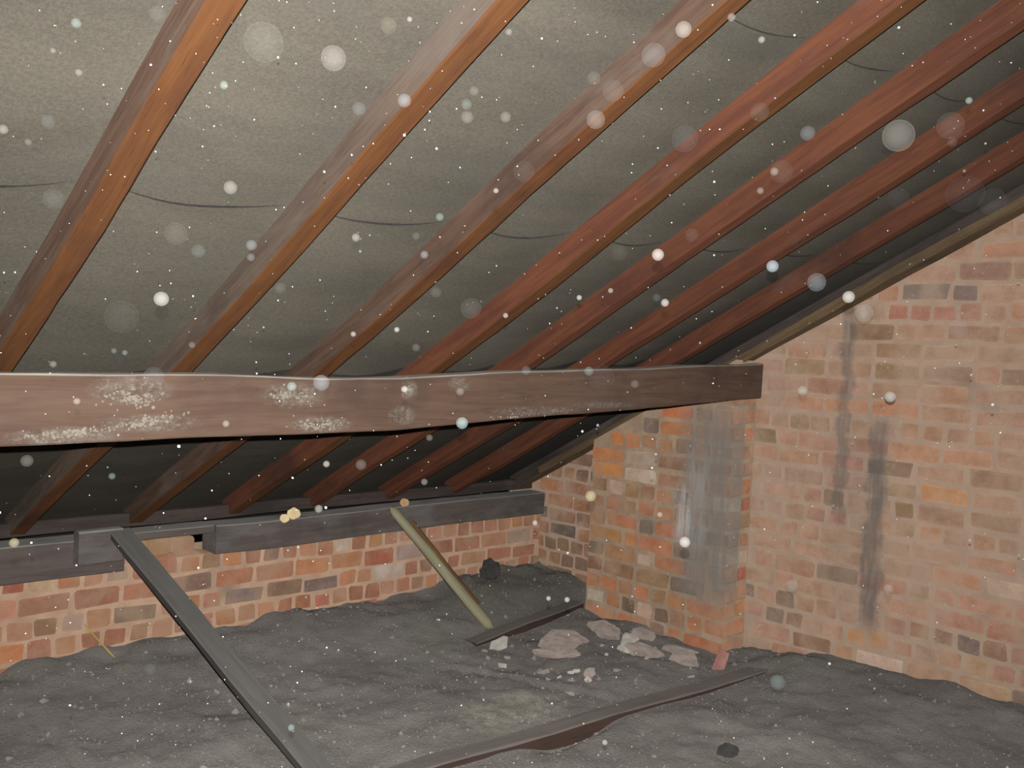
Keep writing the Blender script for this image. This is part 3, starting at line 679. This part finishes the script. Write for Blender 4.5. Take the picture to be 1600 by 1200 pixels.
ORBS = [(521,91,19,WH,.8),(632,157,10,BL,.7),(1068,46,12,WH,.8),(1021,86,18,BL,.6),(931,187,14,WH,.7),(1404,212,24,WH,.8),(1262,208,11,BL,.5),(252,467,11,WH,1),(360,293,10,WH,.7),(119,36,7,CY,.8),(350,133,6,CY,.8),(123,113,5,WH,.7),(83,311,15,BL,.25),(412,66,30,GR,.12),(561,170,10,BL,.4),(730,183,9,WH,.4),(729,163,8,CY,.4),(790,183,8,WH,.4),(741,142,7,WH,.4),(5,202,7,WH,.8),(44,222,5,WH,.5),(75,190,10,BL,.25),(275,365,17,GR,.12),(310,392,10,CY,.3),(393,383,8,BL,.6),(392,402,6,BL,.5),(556,371,6,WH,.7),(687,339,6,CY,.6),(663,398,6,BL,.6),(650,369,6,CY,.3),(736,482,16,WH,.15),(681,457,8,WH,.25),(190,495,25,GR,.1),(438,450,8,WH,.2),(1028,398,9,WH,1),(1207,416,9,BL,1),(1276,441,14,BL,.8),(1326,464,9,WH,1),(1350,489,13,WH,.8),(1039,473,6,WH,.9),(905,465,4,WH,.9),(954,454,4,WH,.7),(1026,465,6,BL,.3),(968,395,12,GR,.15),(1081,367,10,PK,.2),(1221,268,17,WH,.2),(1210,268,6,WH,.6),(1514,157,5,CY,.9),(1485,196,20,PK,.35),(1488,222,7,WH,.25),(1508,303,28,PU,.25),(1551,315,20,GR,.2),(1404,310,16,PU,.15),(819,268,16,PK,.15),(1187,175,14,WH,.15),(1070,217,20,BL,.12),(958,142,16,WH,.15),(928,122,10,WH,.2),(1391,620,8,WH,.95),(1254,610,7,WH,.6),(1496,515,14,BL,.35),(1070,847,8,WH,1),(923,775,8,YE,.8),(836,817,4,WH,.8),(1031,804,4,WH,.7),(722,661,9,CY,.9),(502,598,12,BL,.7),(456,604,7,CY,.8),(240,590,16,BL,.4),(120,627,5,WH,.8),(42,720,9,WH,.5),(175,744,5,CY,.6),(353,662,5,WH,.7),(632,608,5,WH,.9),(640,614,6,BL,.3),(719,612,6,WH,.5),(510,725,5,WH,.8),(564,726,8,WH,.4),(498,795,6,WH,.7),(663,753,5,WH,.5),(671,684,5,WH,.4),(920,580,7,CY,.5),(822,579,7,BL,.4),(992,600,6,WH,.35),(940,590,20,PU,.13),(22,848,7,YE,.95),(1215,1066,11,CY,.5),(1237,915,9,WH,.5),(1388,920,7,WH,.5),(455,1137,5,CY,.8),(945,1160,4,WH,.9),(886,937,4,WH,.9),(857,935,3.5,WH,.9),(910,825,10,GR,.15),(235,1046,8,BL,.2),(607,40,12,YE,.12),(246,22,12,WH,.12),(83,79,4,WH,.6),(640,30,4,WH,.8),(795,50,5,WH,.6),(1143,27,6,WH,.7),(1190,62,5,WH,.8),(1188,298,5,WH,.6),(775,298,4,WH,.8),(620,515,4,WH,.9),(552,522,4,WH,.8),(790,493,4,WH,.8),(650,543,6,WH,.3),(300,539,5,WH,.4),(83,569,5,WH,.6),(195,551,4,CY,.6),(178,548,4,WH,.5)]
def ray_len(d):
    c = [9.0]
    if d.x > 0: c.append((L-0.02)/d.x)
    if d.y > 0: c.append(1.98/d.y)
    if d.z < 0: c.append(-1.12/d.z)
    k = d.z+RB*d.y
    if k > 0: c.append((RA-0.06)/k)
    return min(c)
rnd = random.Random(21); V = []; Fc = []; CA = []
def ico(sub):
    bm = bmesh.new(); bmesh.ops.create_icosphere(bm, subdivisions=sub, radius=1.0)
    v = [x.co.copy() for x in bm.verts]; f = [tuple(q.index for q in p.verts) for p in bm.faces]; bm.free(); return v, f
I3, I1 = ico(3), ico(1)
def mote(d, dist, r, c, al, shp):
    b = len(V); p = d*dist
    for q in shp[0]: V.append(p+q*r); CA.append((*c, al))
    for t in shp[1]: Fc.append(tuple(b+k for k in t))
for (x, y, r, c, s) in ORBS:
    d = F + RR*((x-800)/FPX) - UU*((y-600)/FPX)
    T = ray_len(d); t = T*rnd.uniform(.55, .8)
    mote(d, t, r*t/FPX, c, min(0.9, (0.15 if r < 13 else 0.065)*s**2.2*t*t/3.0+0.006), I3)
for k in range(1900):
    x = rnd.uniform(-450, 2000); y = rnd.uniform(-120, 1320)
    d = F + RR*((x-800)/FPX) - UU*((y-600)/FPX)
    T = ray_len(d); t = T*rnd.uniform(.35, .95)
    r = rnd.uniform(.35, 1.15)+(1.6*rnd.random() if rnd.random() < .10 else 0)
    mote(d, t, r*t/FPX, rnd.choice((WH, WH, WH, BL, CY)), rnd.uniform(.05, .4), I1)
me = mesh('airborne_dust', V, Fc, True)
ca = me.color_attributes.new('mote', 'FLOAT_COLOR', 'POINT')
ca.data.foreach_set('color', [q for c in CA for q in c])
tag(link('airborne_dust', me, [M_DUST]), 'pale dust motes drifting through the air of the loft', 'dust', None, 'stuff')
print('bricks in gable', nb)
